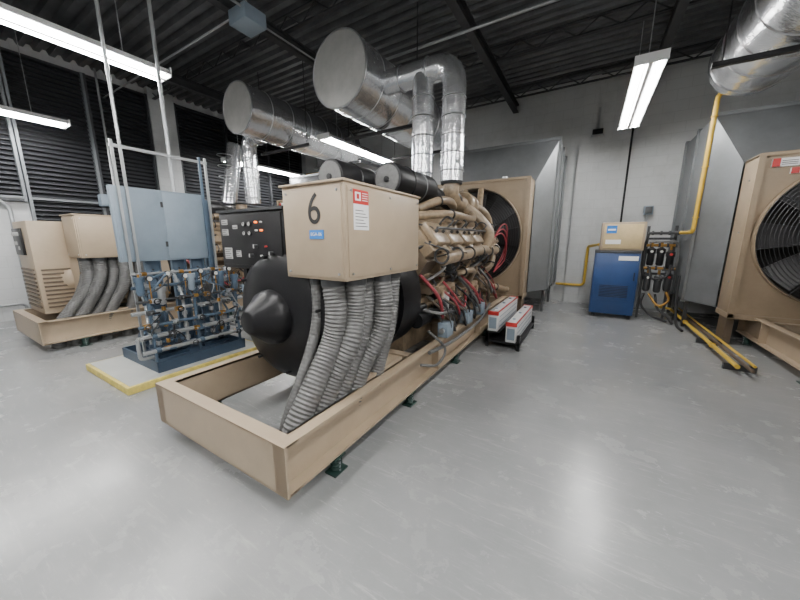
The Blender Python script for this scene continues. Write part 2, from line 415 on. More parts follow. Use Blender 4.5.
# engine
b=B()
b.lathe((0,2.565,.93),(0,1,0),[(0,.2),(0,.57),(.10,.58),(.2,.58),(.27,.5),(.27,0)],BLK,40)
b.prismY([(-.3,.5),(.3,.5),(.42,.7),(.4,1.0),(.6,1.28),(.36,1.6),(.12,1.35),(-.12,1.35),(-.36,1.6),(-.6,1.28),(-.4,1.0),(-.42,.7)],2.85,5.45,TAND)  # inner block coloured darker so shade is painted in
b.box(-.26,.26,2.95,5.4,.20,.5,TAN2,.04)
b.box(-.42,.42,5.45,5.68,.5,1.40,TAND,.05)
for i in range(6):
    y=3.05+i*.42
    for sx in (-1,1): b.cyl((sx*.40,y,.78),(sx*.47,y,.78),.11,TAN2,seg=16); b.cyl((sx*.46,y,.78),(sx*.48,y,.78),.03,DGRY,seg=8)
    for sx in (-1,1): b.box(sx*.43-.02,sx*.43+.02,y+.17,y+.23,.55,1.2,TAN2,.008)
ENG=b.obj('engine_block',G,label='tan painted V-type diesel engine block')
for sx in (-1,1):
    R=Matrix.Rotation(sx*math.atan2(.78,.62),3,'Y')
    for i in range(6):
        y=3.05+i*.42; c=Vector((sx*.53,y,1.50))
        b=B(); b.box(c.x-.17,c.x+.17,y-.20,y+.20,c.z-.10,c.z+.04,TAN2,.015,rot=R,piv=c); b.box(c.x-.14,c.x+.14,y-.17,y+.17,c.z+.04,c.z+.13,TAN2,.03,rot=R,piv=c)
        for dy in (-.09,.09): q=c+R@Vector((0,dy,.12)); q2=c+R@Vector((0,dy,.16)); b.cyl(q,q2,.018,DGRY,seg=8)
        b.obj('rocker_cover',ENG)
b=B()
b.tube([(0,3.0,1.55),(0,4.2,1.56),(0,5.2,1.55)],.14,TAN2,seg=18)
for i in range(6):
    y=3.05+i*.42
    for sx in (-1,1): b.tube([(sx*.08,y,1.55),(sx*.22,y,1.68),(sx*.36,y,1.66)],.05,TAN2,seg=12)
b.box(-.30,.30,3.4,4.1,1.62,1.86,TAN2,.03); b.box(-.30,.30,4.5,5.3,1.62,1.92,TAN2,.03)
b.obj('intake_manifold',ENG)
rj=random.Random(21)
for sx in (-1,1):
    b=B(); b.tube([(sx*.70,2.98,1.30),(sx*.73,3.6,1.33),(sx*.73,4.3,1.36),(sx*.70,5.2,1.33)],.068,TAN2,seg=14)
    for i in range(6):
        y=3.05+i*.42; b.tube([(sx*.56,y,1.38),(sx*.65,y+.02,1.42),(sx*.72,y+.05,1.36)],.045,TAN2,seg=10); b.torus((sx*.62,y+.01,1.41),(sx,0,0),.05,.012,DGRY,seg=14,ms=5)
        b.torus((sx*.73,y-.14,1.34),(0,1,0),.074,.012,DGRY,seg=16,ms=5)
    b.tube([(sx*.72,4.5,1.38),(sx*.72,4.62,1.6),(sx*.55,4.6,1.82),(sx*.36,4.5,1.98)],.08,TAN2,seg=14)
    b.obj('exhaust_manifold',ENG)
for (x,y) in ((-.16,4.2),(.29,4.2)):
    b=B(); z=2.0
    b.torus((x+.04,y+.38,z),(0,1,0),.12,.07,TAN2,seg=24,ms=10); b.torus((x+.04,y+.60,z),(0,1,0),.11,.065,TAN2,seg=24,ms=10)
    b.cyl((x+.04,y+.3,z),(x+.04,y+.7,z),.09,DGRY,seg=18)
    b.tube([(x+.04,y+.34,z),(x+.02,y+.12,z+.02),(x,y,z+.12),(x,y,2.28)],.11,TAN2 if x>0 else SIL,seg=18)
    b.torus((x,y,2.26),(0,0,1),.13,.02,DGRY,seg=20); b.torus((x+.01,y+.06,z+.06),(0,.6,.7),.12,.014,SILB,seg=20)
    b.obj('turbocharger',ENG,label='tan turbocharger with outlet elbow')
for (x,y0,y1) in ((-.30,2.45,3.55),(.12,2.85,3.85)):
    b=B(); b.lathe((x,y0,2.12),(0,1,0),[(0,0),(0,.13),(.005,.165),(.03,.175),(.3,.175),(.31,.185),(.33,.175),(y1-y0-.1,.175),(y1-y0,.12),(y1-y0,0)],BLK,32)
    b.cyl((x,y0-.006,2.12),(x,y0+.01,2.12),.145,HOSE,seg=28); b.cyl((x,y0-.02,2.12),(x,y0,2.12),.03,BLK,seg=10)
    b.torus((x,y0+.6,2.12),(0,1,0),.176,.008,SILB,seg=32)
    b.tube([(x,y1-.03,2.12),(x+.02,y1+.15,2.10),(x+.06,y1+.5,2.02),(x+.08,y1+.75 if x<0 else 4.75,2.0)],.09,BLKM,seg=14,corr=.04,pitch=.04)
    for yy in (y0+.3,y1-.25): b.box(x-.02,x+.02,yy-.02,yy+.02,1.62,1.96,TAND); b.box(x-.13,x+.13,yy-.02,yy+.02,1.93,1.965,TAND)
    b.obj('air_filter',ENG,label='black cylindrical air cleaner with grey end cap')
for sx in (-1,1):
    b=B()
    for k,y in enumerate((3.2,3.36,3.52)):
        b.cyl((sx*.58,y,.62),(sx*.58,y,.9),.06,WHT if k==1 else BLK,seg=16); b.cyl((sx*.58,y,.9),(sx*.58,y,.95),.065,TAN2,seg=16)
    b.box(min(sx*.4,sx*.62),max(sx*.4,sx*.62),3.12,3.6,.93,.99,TAN2,.01); b.obj('oil_filter',ENG,label='row of spin-on oil filters')
    b=B(); b.cyl((sx*.5,2.80,.66),(sx*.5,3.05,.66),.085,BLK,seg=20); b.cyl((sx*.5,2.76,.78),(sx*.5,2.98,.78),.045,BLK,seg=14); b.obj('starter_motor',ENG)
    for pts,r in (([(sx*.2,5.6,1.35),(sx*.25,5.65,1.6),(sx*.2,5.8,2.1),(sx*.15,6.02,2.42)],.055),([(sx*.35,5.6,.7),(sx*.6,5.75,.65),(sx*.7,6.0,.58),(sx*.7,6.2,.56)],.05),
        ([(sx*.15,4.9,1.95),(sx*.4,5.0,2.0),(sx*.54,5.15,1.85),(sx*.54,5.3,1.6),(sx*.42,5.4,1.4)],.055),([(sx*.4,3.0,1.75),(sx*.62,3.4,1.78),(sx*.66,4.0,1.76),(sx*.5,4.5,1.85)],.045),
        ([(sx*.45,2.95,1.12),(sx*.52,3.6,1.12),(sx*.52,4.9,1.12),(sx*.44,5.5,1.0)],.04),([(sx*.25,3.3,1.85),(sx*.42,3.5,1.95),(sx*.40,3.9,1.98),(sx*.3,4.3,1.95)],.05),
        ([(sx*.62,4.9,1.05),(sx*.70,4.95,1.15),(sx*.66,5.05,1.5),(sx*.5,5.15,1.75)],.045),([(sx*.5,3.8,1.05),(sx*.64,3.85,1.1),(sx*.66,4.15,1.08),(sx*.55,4.3,.9)],.04)):
        b=B(); b.tube(pts,r,TAN2,seg=14); q=Vector(pts[1]); b.torus(q,Vector(pts[2])-Vector(pts[0]),r+.006,.01,BLKM,seg=18); b.obj('coolant_pipe',ENG)
    b=B()
    b.tube([(sx*.66,2.95,1.62),(sx*.69,4.2,1.62),(sx*.66,5.3,1.62)],.014,DGRY,seg=8)
    for i in range(6):
        y=3.05+i*.42
        b.tube([(sx*.67,y+.12,1.62),(sx*.72,y+.16,1.70),(sx*.62,y+.2,1.74),(sx*.52,y+.17,1.62)],.010,DGRY,seg=6)
        b.tube([(sx*.5,y-.05,1.05),(sx*.6,y,1.12),(sx*.68,y+.05,1.2),(sx*.66,y+.1,1.27)],.014,(SILB,DGRY,TAN2)[i%3],seg=8)
        b.tube([(sx*.45,y+.1,.92),(sx*.55,y+.15,.98),(sx*.6,y+.2,1.08),(sx*.52,y+.24,1.2)],.018,(TAN2,BLKM,TAN2)[i%3],seg=8)
    for k in range(30):
        y=rj.uniform(2.95,5.2); z=rj.uniform(.8,1.7); x=.60 if z<1.3 else .78-(z-1.3)*.8
        dy=rj.uniform(-.3,.3); dz=rj.uniform(-.3,.2)
        b.tube([(sx*(x-.12),y,z),(sx*(x+.01+rj.uniform(0,.04)),y+dy*.3,z+dz*.3),(sx*(x+.01+rj.uniform(0,.04)),y+dy*.7,z+dz*.6),(sx*(x-.14),y+dy,z+dz)],rj.choice((.006,.008,.010,.014,.02)),rj.choice((BLKM,DGRY,TAN2,TAND,TAND,BLKM,BLKM)),seg=7,n=6)
    b.obj('fuel_line',ENG,label='dense slim fuel, oil and sensor lines')
    for k in range(14):
        y=2.95+k*.175; z=rj.choice((.66,.98,1.16,1.22)); w=rj.uniform(.06,.13)
        b=B(); b.box(min(sx*.44,sx*(.56+w*.5)),max(sx*.44,sx*(.56+w*.5)),y,y+w,z-w*.6,z+w*.6,rj.choice((TAN2,TAND,DGRY,TAN2)),.008)
        b.cyl((sx*(.55+w*.5),y+w/2,z),(sx*(.58+w*.5),y+w/2,z),w*.25,rj.choice((SILB,DGRY)),seg=8); b.obj('bracket',ENG)
    for k,(y,z) in enumerate(((3.9,.78),(4.35,.8),(4.85,.82))):
        b=B(); b.box(min(sx*.44,sx*.6),max(sx*.44,sx*.6),y,y+.26,z-.08,z+.1,TAN2,.02); b.cyl((sx*.58,y+.13,z),(sx*.64,y+.13,z),.05,TAN2,seg=16); b.cyl((sx*.5,y-.05,z-.1),(sx*.5,y+.1,z-.1),.04,DGRY,seg=12)
        b.obj('engine_accessory',ENG,label='bolted tan cover with small pump body')
loom=[]
for k in range(34):
    y0=random.uniform(2.8,4.9); y1=y0+random.uniform(.3,1.0); z0=random.uniform(.7,1.2); z1=random.uniform(.42,.7)
    loom.append(([(.5,y0,z0),(.64+random.uniform(0,.1),y0+.1,(z0+z1)/2),(.66+random.uniform(0,.09),(y0+y1)/2,z1),(.55,y1,z1+random.uniform(-.05,.3))],random.choice([.008,.011,.014,.018]),random.choice([BLKM,BLKM,BLKM,HOSE,HOSE,DGRY,REDH,HOSE,TAND])))
b=B()
for p,r,m in loom: b.tube(p,r,m,seg=8,n=8)
b.tube([(.76,2.6,.42),(.78,3.2,.38),(.78,4.2,.40),(.72,4.9,.5)],.02,HOSE,seg=8)
b.tube([(.7,2.7,.6),(.80,2.9,.38),(.78,2.75,.25),(.72,2.5,.32)],.014,HOSE,seg=8)
b.obj('wiring_loom',G,label='tangle of grey, black and red hoses and cables')
for y,z in ((3.05,.52),(3.75,.51),(4.3,.52)):
    b=B(); b.box(.64,.76,y,y+.18,z-.08,z+.08,GRYP,.008); b.cyl((.70,y-.03,z),(.70,y,z),.03,CONDU,seg=12); b.obj('junction_box',G,label='small grey junction box')
for k in range(3):
    b=B(); b.tube([(.62,4.9,1.3+k*.05),(.76,5.12,1.70-k*.05),(.80,5.4,1.70-k*.12),(.74,5.6,1.35-k*.1),(.62,5.4,.95)],.011,REDH,seg=8)
    b.obj('red_hose',G,label='dark red rubber hose')
# radiator
b=B(); zc=1.55; Rr=.90; y=6.15; HW=.97; TOP=2.60
n=64; inner=[];outer=[]
for i in range(n):
    a=2*pi*i/n; c_,s_=math.cos(a),math.sin(a); k=min(HW/abs(c_) if abs(c_)>1e-6 else 9, (((TOP-.02-zc) if s_>0 else 1.12)/abs(s_)) if abs(s_)>1e-6 else 9)
    inner.append((Rr*c_,y,zc+Rr*s_)); outer.append((k*c_,y,zc+k*s_))
b.add(inner+outer,[(i,(i+1)%n,n+(i+1)%n,n+i) for i in range(n)],TANR)
b.lathe((0,6.05,zc),(0,1,0),[(.12,Rr+.02),(0,Rr+.02),(-.0,Rr),(.3,Rr)],TANR,64)
for sx in (-1,1): b.box(min(sx*(HW-.03),sx*(HW+.02)),max(sx*(HW-.03),sx*(HW+.02)),6.14,6.62,.40,TOP,TANR,.006); b.box(min(sx*(HW-.03),sx*(HW+.035)),max(sx*(HW-.03),sx*(HW+.035)),6.12,6.145,.40,TOP,TANR)
b.box(-HW-.02,HW+.02,6.13,6.62,TOP-.04,TOP+.01,TANR,.01); b.box(-HW-.03,HW+.03,6.12,6.62,.39,.46,TANR)
for sx in (-1,1): b.box(min(sx*.66,sx*.98),max(sx*.66,sx*.98),6.2,6.55,.42,.5,TANR); b.box(min(sx*.9,sx*.98),max(sx*.9,sx*.98),6.2,6.5,0.0,.42,TAND)
b.box(-.94,.94,6.48,6.6,.46,TOP-.06,CORE); b.cyl((.5,6.35,TOP+.02),(.5,6.35,TOP+.07),.05,SILB)
for z in (.9,1.6,2.3):
    for sx in (-1,1): b.cyl((sx*(HW+.02),6.35,z),(sx*(HW+.03),6.35,z),.012,SILB,seg=8)
RAD=b.obj('radiator',G,label='large brownish tan radiator with round fan shroud')
b=B()
for i in range(8):
    a=2*pi*i/8; R=Matrix.Rotation(a,4,'Y')
    v=[]
    for r_,w,tw in ((.12,.07,.9),(.35,.13,.7),(.6,.17,.5),(.84,.20,.38)):
        for e in (-1,1):
            for th in (-.004,.004): v.append(R@Vector((w*e*math.cos(tw),w*e*math.sin(tw)+th*2,r_)))
    v=[Vector((q.x,q.y+6.24,q.z+zc)) for q in v]
    f=[]
    for s_ in range(3):
        o_=s_*4
        f+=[(o_,o_+2,o_+6,o_+4),(o_+1,o_+5,o_+7,o_+3),(o_,o_+4,o_+5,o_+1),(o_+2,o_+3,o_+7,o_+6)]
    f.append((12,14,15,13)); b.add(v,f,FANM)
b.lathe((0,6.1,zc),(0,1,0),[(0,0),(0,.12),(.03,.16),(.2,.16),(.2,0)],BLK,28)
b.cyl((0,5.68,zc),(0,6.1,zc),.05,DGRY)
b.obj('fan',RAD,label='black eight-bladed cooling fan')
b=B()
for k in range(20): b.torus((0,6.03,zc),(0,1,0),.14+k*.0405,.0035,DGRY,seg=56,ms=4)
for i in range(8):
    a=2*pi*i/8+.2; d=Vector((math.cos(a),0,math.sin(a))); b.cyl(Vector((0,6.025,zc))+d*.12,Vector((0,6.025,zc))+d*.915,.006,DGRY,seg=6)
b.cyl((0,6.01,zc),(0,6.035,zc),.14,BLK,seg=24)
b.obj('fan_guard',RAD,label='fine black round wire fan guard')
for x,z,w in ((-.76,2.47,.24),(-.62,2.36,.16)):
    h=.05 if w>.2 else .035
    b=B(); b.box(x-w/2,x+w/2,6.115,6.148,z-h,z+h,LABW); b.box(x-w/2,x-w/2+.07,6.111,6.116,z-h,z+h,RED)
    for k in range(3): b.box(x-w*.15,x+w*.42,6.111,6.115,z-.03+k*.022,z-.024+k*.022,INK)
    b.obj('warning_label',RAD,label='white and red warning label')
G.location=(-1.99,3.5,0)
G2=copy_tree(G,skip=('control_panel','fuel_line','bracket')); G2.location=(-6.80,3.5,0)
G2['label']='tan generator set with tall louvred tan housing near louvred wall'
G3=copy_tree(G,skip=('coolant_pipe',)); G3.location=(2.80,3.5,0)
G3['label']='tan diesel generator set with large radiator beside yellow gas pipe'
for g in (G2,G3):
    for ch in list(g.children_recursive):
        nm=ch.name.split('.')[0]
        if nm=='lettering' or nm=='sticker' or (nm=='warning_label' and ch.parent.name.startswith('terminal_box')): bpy.data.objects.remove(ch)
for ch in G2.children_recursive:
    if ch.name.split('.')[0] in('alternator','bearing_cover'):
        me=ch.data.copy(); ch.data=me
        for i,m in enumerate(me.materials):
            if m==ALTM: me.materials[i]=TAN
            if m==BLK: me.materials[i]=TAND
        ch['label']='tan painted alternator part'
b=B(); W[G2.name]=Vector((-6.8,3.5,0))
b.box(-7.45,-6.66,1.10,1.55,.43,1.76,TAN,.012)
for k in range(10): b.box(-7.40,-6.71,1.08,1.11,.52+k*.06,.545+k*.06,TAND); b.box(-6.665,-6.645,1.15,1.50,.52+k*.06,.545+k*.06,TAND)
VC=b.obj('louvred_housing',G2,label='tall tan housing with louvre slots')
b=B(); b.box(-7.38,-6.95,1.07,1.11,1.28,1.66,BLK,.005)
for x,z in ((-7.30,1.58),(-7.20,1.58),(-7.10,1.58),(-7.02,1.58)): b.cyl((x,1.055,z),(x,1.075,z),.028,DLAB,seg=14)
for x,z in ((-7.30,1.45),(-7.20,1.45),(-7.10,1.38)): b.box(x-.03,x+.03,1.06,1.075,z-.025,z+.025,DLAB)
b.obj('gauge_panel',VC,label='small black instrument panel')

# ---------------------------------------------------------------- discharge ducts
def duct(cx,lab,lw=1.33):
    b=B(); r0=[(cx-1.0,6.66,.46),(cx+1.0,6.66,.46),(cx+1.0,6.66,2.60),(cx-1.0,6.66,2.60)]
    r1=[(cx-lw,6.95,.50),(cx+1.33,6.95,.50),(cx+1.33,6.95,3.36),(cx-lw,6.95,3.36)]
    r2=[(cx-lw,8.58,.50),(cx+1.33,8.58,.50),(cx+1.33,8.58,3.36),(cx-lw,8.58,3.36)]
    f=[]
    for k in (0,4):
        for i in range(4): j=(i+1)%4; f.append((k+i,k+j,k+4+j,k+4+i))
    b.add(r0+r1+r2,f,GALV)
    for y in (6.95,7.75,8.56):
        for xx in (cx-lw-.015,cx+1.345): b.box(xx-.02,xx+.02,y-.02,y+.02,.49,3.38,GALV)
        b.box(cx-lw-.03,cx+1.36,y-.02,y+.02,3.35,3.40,GALV); b.box(cx-lw-.03,cx+1.36,y-.02,y+.02,.47,.51,GALV)
    for xx in (cx-lw+.08,cx+1.25):
        for y in (7.1,8.3): b.box(xx-.025,xx+.025,y-.025,y+.025,0,.5,DGRY)
    b.obj('air_duct',label=lab,cat='duct',group='radiator discharge ducts')
duct(-1.99,'grey sheet metal air duct between radiator and wall',.55)
for cx in (-6.8,2.8): duct(cx,'grey sheet metal air duct between radiator and wall')

# ---------------------------------------------------------------- silencers & exhaust
def bands(b,p0,p1,r,n):
    p0=Vector(p0);p1=Vector(p1)
    for i in range(n):
        t=(i+.5)/n; b.torus(p0.lerp(p1,t),p1-p0,r,.009,SILB,seg=28,ms=4)
def silencer(x,y0,y1,z,R,lab):
    r=root('exhaust_silencer',(x,(y0+y1)/2,z-R),lab,'exhaust silencer','lagged exhaust silencers')
    b=B(); L=y1-y0
    b.lathe((x,y0,z),(0,1,0),[(.02,R*.99),(.0,R),(L-.02,R),(L,R*.9),(L,0)],SIL,48); bands(b,(x,y0+.2,z),(x,y1,z),R,6)
    b.obj('shell',r,label='crinkled aluminium cladding with seam bands')
    b=B(); b.lathe((x,y0-.005,z),(0,1,0),[(0,0),(0,R*.97),(.03,R*.985)],END,40); b.torus((x,y0,z),(0,1,0),R,.012,SILB,seg=40)
    b.obj('end_plate',r,label='dull grey flat end plate')
    b=B(); b.cyl((x,y1,z),(x,8.59,z),.2,SIL,seg=24); bands(b,(x,y1,z),(x,8.5,z),.2,3); b.obj('outlet_pipe',r)
    return r
silencer(-3.2,3.68,6.7,3.8,.48,'fat aluminium-clad exhaust silencer drum hanging under the ceiling')
silencer(-5.6,3.7,6.7,3.8,.42,'aluminium-clad exhaust silencer drum hanging beside strip light')
b=B(); r=root('exhaust_silencer',(1.65,5.0,3.3),'aluminium-clad silencer with ribbed elbow rising to the roof','exhaust silencer','lagged exhaust silencers')
b.lathe((1.62,3.6,3.85),(0,1,0),[(0,0),(0,.46),(2.7,.46),(2.85,.42),(2.95,.3),(2.98,0)],SIL,40); bands(b,(1.62,3.7,3.85),(1.62,6.4,3.85),.46,6); b.obj('shell',r)
b=B(); b.tube([(1.7,5.3,4.0),(1.85,5.6,4.2),(2.1,5.75,4.5),(2.3,5.8,4.93)],.36,SIL,seg=28,corr=.02,pitch=.14); b.obj('ribbed_elbow',r,label='ribbed aluminium elbow')
def risers(x1,y1,x2,y2,xs,z,g):
    rr=root('exhaust_pipe',((x1+x2)/2,(y1+y2)/2,2.28),'pair of aluminium-lagged exhaust risers joining the silencer','exhaust pipe','lagged exhaust risers')
    b=B(); b.tube([(x2,y2,2.28),(x2,y2,z),(xs,y2,z)],.155,SIL,seg=24,mode='r',rad=.26); bands(b,(x2,y2,2.3),(x2,y2,z-.3),.155,5)
    for t in (.35,.75): xx=x2+(xs-x2)*t; b.torus((xx,y2,z),(1,0,0),.158,.009,SILB,seg=24)
    b.obj('riser',rr)
    b=B(); b.cyl((x1,y1,2.28),(x1,y2,z-.05),.15,SIL,seg=24); bands(b,(x1,y1,2.3),(x1,y1,z-.2),.15,5); b.obj('riser',rr)
risers(-2.15,4.2,-1.70,4.2,-2.74,3.72,0)
risers(-6.95,4.2,-6.45,4.45,-6.0,3.60,0)
def strut(x0,x1,y,z):
    b=B(); b.box(x0,x1,y-.025,y+.025,z-.05,z,BLK)
    for x in (x0+.08,x1-.08): b.cyl((x,y,z-.05),(x,y,4.95),.008,BLK,seg=6)
    b.obj('strut_hanger',label='black steel strut trapeze hung on threaded rods',cat='pipe hanger',group='black strut hangers')
for y,x0,x1 in ((4.72,-4.0,-2.45),(6.3,-4.0,-2.4)): strut(x0,x1,y,3.31)
for y in (4.72,6.3): strut(-6.4,-4.9,y,3.37)
strut(.95,2.3,5.0,3.38)

# ---------------------------------------------------------------- pump module on pad (faces +X after turning)
b=B(); b.box(-4.9,-3.72,1.03,2.55,0,.075,YELD,.004); b.box(-4.87,-3.75,1.06,2.52,.0755,.08,CON)
b.obj('concrete_pad',label='low concrete plinth with worn yellow edge',cat='plinth')
P=root('pump_module',(-4.3,1.85,.08),'blue-grey pump manifold with broad flat panel, on plinth','pump skid')
b=B()
b.box(-4.80,-3.80,1.40,2.35,.08,.1,NAVY)
for a in ((-4.80,-3.80,1.40,1.42),(-4.80,-3.80,2.33,2.35),(-4.80,-4.78,1.40,2.35),(-3.82,-3.80,1.40,2.35)): b.box(*a,.1,.20,NAVY)
b.obj('base_tray',P,label='blue-grey steel base')
for x,y,zt,m in ((-4.76,1.80,2.5,CONDU),(-4.69,1.80,2.5,CONDU),(-3.92,1.80,2.5,BLUS),(-3.85,1.80,2.5,CONDU),(-4.33,1.46,.84,BLUS),(-3.83,1.46,.84,BLUS),(-4.78,1.46,.84,BLUS)):
    b=B(); b.box(x-.012,x+.012,y-.012,y+.012,.1,zt,m); b.obj('upright',P)
b=B(); b.box(-4.78,-3.83,1.79,1.81,2.43,2.46,CONDU); b.obj('cross_bar',P)
b=B(); b.box(-4.82,-3.90,1.86,1.92,1.26,2.06,GRYP,.006); b.box(-4.80,-4.38,1.852,1.862,1.28,2.04,GRYP,.003); b.box(-4.35,-3.92,1.852,1.862,1.28,2.04,GRYP,.003)
for z in (1.45,1.9): b.box(-4.375,-4.355,1.845,1.86,z-.03,z+.03,DGRY)
b.obj('panel_board',P,label='broad flat grey-blue panel mounted high')
for x0,x1,y,z0,z1 in ((-4.30,-4.14,1.98,.2,1.26),(-4.08,-3.92,1.98,.2,1.26),(-4.58,-4.42,1.98,.2,1.26),(-3.88,-3.74,2.0,.2,2.02)):
    b=B(); b.box(x0,x1,y,y+.02,z0,z1,BLUS,.003); b.box(x0,x0+.012,y-.03,y,z0,z1,BLUS); b.box(x1-.012,x1,y-.03,y,z0,z1,BLUS)
    for k in range(4): b.cyl(((x0+x1)/2,y-.012,z0+.2+k*.25),((x0+x1)/2,y+.001,z0+.2+k*.25),.01,DGRY,seg=8)
    b.obj('channel_plate',P,label='slate-blue steel channel plate')
def pumpset(x,y,z=.30):
    b=B(); b.cyl((x-.16,y,z),(x+.06,y,z),.085,NAVY,seg=20)
    for k in range(8):
        a=k*pi/4; b.box(x-.15,x+.03,y-.004,y+.004,z+.08,z+.10,NAVY,rot=Matrix.Rotation(a,3,'X'),piv=(x-.05,y,z))
    b.cyl((x+.06,y,z),(x+.12,y,z),.055,DGRY,seg=16); b.cyl((x+.12,y,z),(x+.20,y,z),.075,BLUS,seg=16); b.box(x-.12,x+.18,y-.065,y+.065,.19,.23,NAVY)
    b.cyl((x+.16,y,z),(x+.16,y,z+.14),.028,BLUS,seg=12); b.obj('pump',P,label='small electric motor pump')
pumpset(-4.60,1.60); pumpset(-4.12,1.60); pumpset(-4.5,2.16); pumpset(-4.1,2.16)
def mp(pts,r,m,fit=BLUS):
    b=B(); b.tube(pts,r,m,seg=10,mode='r',rad=.04)
    for a,c in zip(pts,pts[1:]):
        a=Vector(a);c=Vector(c);L=(c-a).length;d=(c-a).normalized()
        for t in (.12,.5,.88):
            if L>.25: q=a+d*L*t; b.lathe(q-d*.022,d,[(0,0),(0,r+.010),(.044,r+.010),(.044,0)],fit,10)
    b.obj('pipe',P)
mp([(-4.92,1.46,.48),(-3.70,1.46,.48)],.024,CONDU,BLUS); mp([(-4.90,1.44,.60),(-3.72,1.44,.60)],.017,BLUS,CONDU)
mp([(-4.92,1.50,.74),(-3.72,1.50,.74),(-3.72,2.3,.74)],.020,CONDU,BLUS); mp([(-4.88,1.46,.86),(-3.74,1.46,.86)],.013,DGRY,BRONZE)
mp([(-4.86,1.58,1.0),(-3.76,1.58,1.0),(-3.76,2.25,1.0)],.018,BLUS,CONDU); mp([(-4.84,1.60,1.14),(-3.9,1.60,1.14)],.012,CONDU,BRONZE)
mp([(-4.90,1.44,.32),(-3.72,1.44,.32),(-3.72,2.30,.32)],.022,CONDU,BLUS)
mp([(-4.92,1.46,.48),(-4.92,1.46,.26),(-4.80,1.46,.26)],.018,CONDU)
for i,x in enumerate((-4.80,-4.72,-4.64,-4.56,-4.44,-4.32,-4.24,-4.14,-4.04,-3.94,-3.84)):
    mp([(x,1.48+.03*(i%2),.34),(x,1.48,.62+.1*(i%3)),(x+.04*(-1)**i,1.58,.78+.12*(i%3)),(x,1.64,1.16)],(.012,.016,.010)[i%3],(CONDU,BLUS,NAVY,DGRY)[i%4],(NAVY,CONDU,BRONZE)[i%3])
rp=random.Random(5)
for k in range(16):
    x=rp.uniform(-4.8,-3.85); z=rp.uniform(.4,1.1); y=rp.uniform(1.46,1.7)
    b=B(); b.tube([(x,y,z),(x+rp.uniform(-.1,.1),1.42,z+.06),(x+rp.uniform(-.14,.14),1.44,z-.08),(x+rp.uniform(-.16,.16),1.5,z-.15)],rp.choice((.006,.008,.010)),rp.choice((BLKM,DGRY,DGRY,CONDU,BLUS)),seg=7,n=6); b.obj('small_hose',P)
for x,y,z0,z1,m in ((-4.82,1.48,.92,1.12,BLUS),(-4.64,1.48,.80,1.00,CONDU),(-4.0,1.46,.92,1.12,BLUS),(-4.16,1.48,.78,.98,DGRY),(-4.34,1.46,.92,1.12,GRYP),(-3.80,1.50,.86,1.06,BLUS)):
    b=B(); b.lathe((x,y,z0),(0,0,1),[(0,0),(.01,.025),(.03,.036),(z1-z0-.05,.036),(z1-z0-.05,.048),(z1-z0,.048),(z1-z0,0)],m,20); b.cyl((x,y,z1),(x,y,z1+.03),.012,BRONZE,seg=8); b.obj('filter_housing',P)
for k in range(22):
    x=-4.88+k*.053; y=1.42; z=(.48,.60,.74,.86,.32)[k%5]
    b=B(); b.cyl((x-.03,y+.03,z),(x+.03,y+.03,z),.028,(CONDU,BRONZE,DGRY)[k%3],seg=12); b.cyl((x,y+.02,z),(x,y-.03,z),.009,SILB,seg=8)
    if k%2: b.torus((x,y-.03,z),(0,1,0),.028,.005,(BLK,DGRY,DGRY,BLK)[k%4],seg=18); b.box(x-.028,x+.028,y-.033,y-.027,z-.003,z+.003,DGRY)
    else: b.box(x-.009,x+.06,y-.036,y-.03,z-.009,z+.009,(DGRY,BLUS,BLK)[k%3])
    b.obj('valve',P)
for k in range(6):
    x=-4.74+k*.17; z=1.10+.04*(k%2)
    b=B(); b.cyl((x,1.44,z),(x,1.47,z),.028,BLK,seg=18); b.cyl((x,1.437,z),(x,1.441,z),.023,GLASS,seg=18); b.cyl((x,1.46,z-.22),(x,1.46,z-.025),.007,BRONZE,seg=8); b.obj('gauge',P,label='small round pressure gauge')
P.rotation_euler=(0,0,pi/2)
def pipe(name,pts,r,m,lab,cat,rad=.08,group=None,clamps=0,mode='r'):
    b=B(); b.tube(pts,r,m,seg=10,mode=mode,rad=rad); return b.obj(name,label=lab,cat=cat,group=group)
cg='ceiling and wall conduits'
pipe('electrical_conduit',[(-4.25,1.46,2.505),(-4.25,1.46,4.95)],.016,CONDU,'thin vertical conduit dropping from ceiling to pump module','conduit',group=cg)
pipe('electrical_conduit',[(-4.34,1.95,2.065),(-4.34,1.95,4.95)],.02,CONDU,'vertical conduit dropping onto grey-blue panel','conduit',group=cg)
pipe('electrical_conduit',[(-4.15,2.92,4.46),(-4.15,YF,4.46)],.016,CONDU,'long straight conduit under dark ceiling','conduit',group=cg)
pipe('electrical_conduit',[(-4.25,3.24,4.46),(-4.25,YB,4.46)],.012,CONDU,'long straight conduit under dark ceiling','conduit',group=cg)
pipe('electrical_conduit',[(-4.1,4.9,4.46),(XR,4.9,4.46)],.02,CONDU,'straight conduit crossing under ceiling beams','conduit',group=cg)
pipe('electrical_conduit',[(XL,3.0,4.46),(-4.43,3.0,4.46)],.014,CONDU,'conduit crossing under ceiling to junction box','conduit',group=cg)
pipe('electrical_conduit',[(XL,.6,4.46),(XR,.6,4.46)],.016,CONDU,'conduit crossing under dark ceiling','conduit',group=cg)
pipe('electrical_conduit',[(.55,8.58,0),(.55,8.58,4.95)],.02,BLK,'black vertical conduit on block wall','conduit',group=cg)
pipe('electrical_conduit',[(1.0,8.57,2.03),(1.0,8.57,0)],.02,CONDU,'grey conduit on block wall below box','conduit',group=cg)
pipe('electrical_conduit',[(XL+.15,1.35,0),(XL+.15,1.35,2.1),(XL+.15,1.0,2.4),(XL+.15,1.0,4.94)],.03,CONDU,'thick grey conduit up louvred wall','conduit',group=cg)
pipe('electrical_conduit',[(XL+.025,0.2,.9),(XL+.025,.9,.9),(XL+.025,.9,.3),(XL+.025,1.3,.3),(XL+.025,1.3,0)],.022,CONDU,'grey conduit bent along block wall','conduit',group=cg)
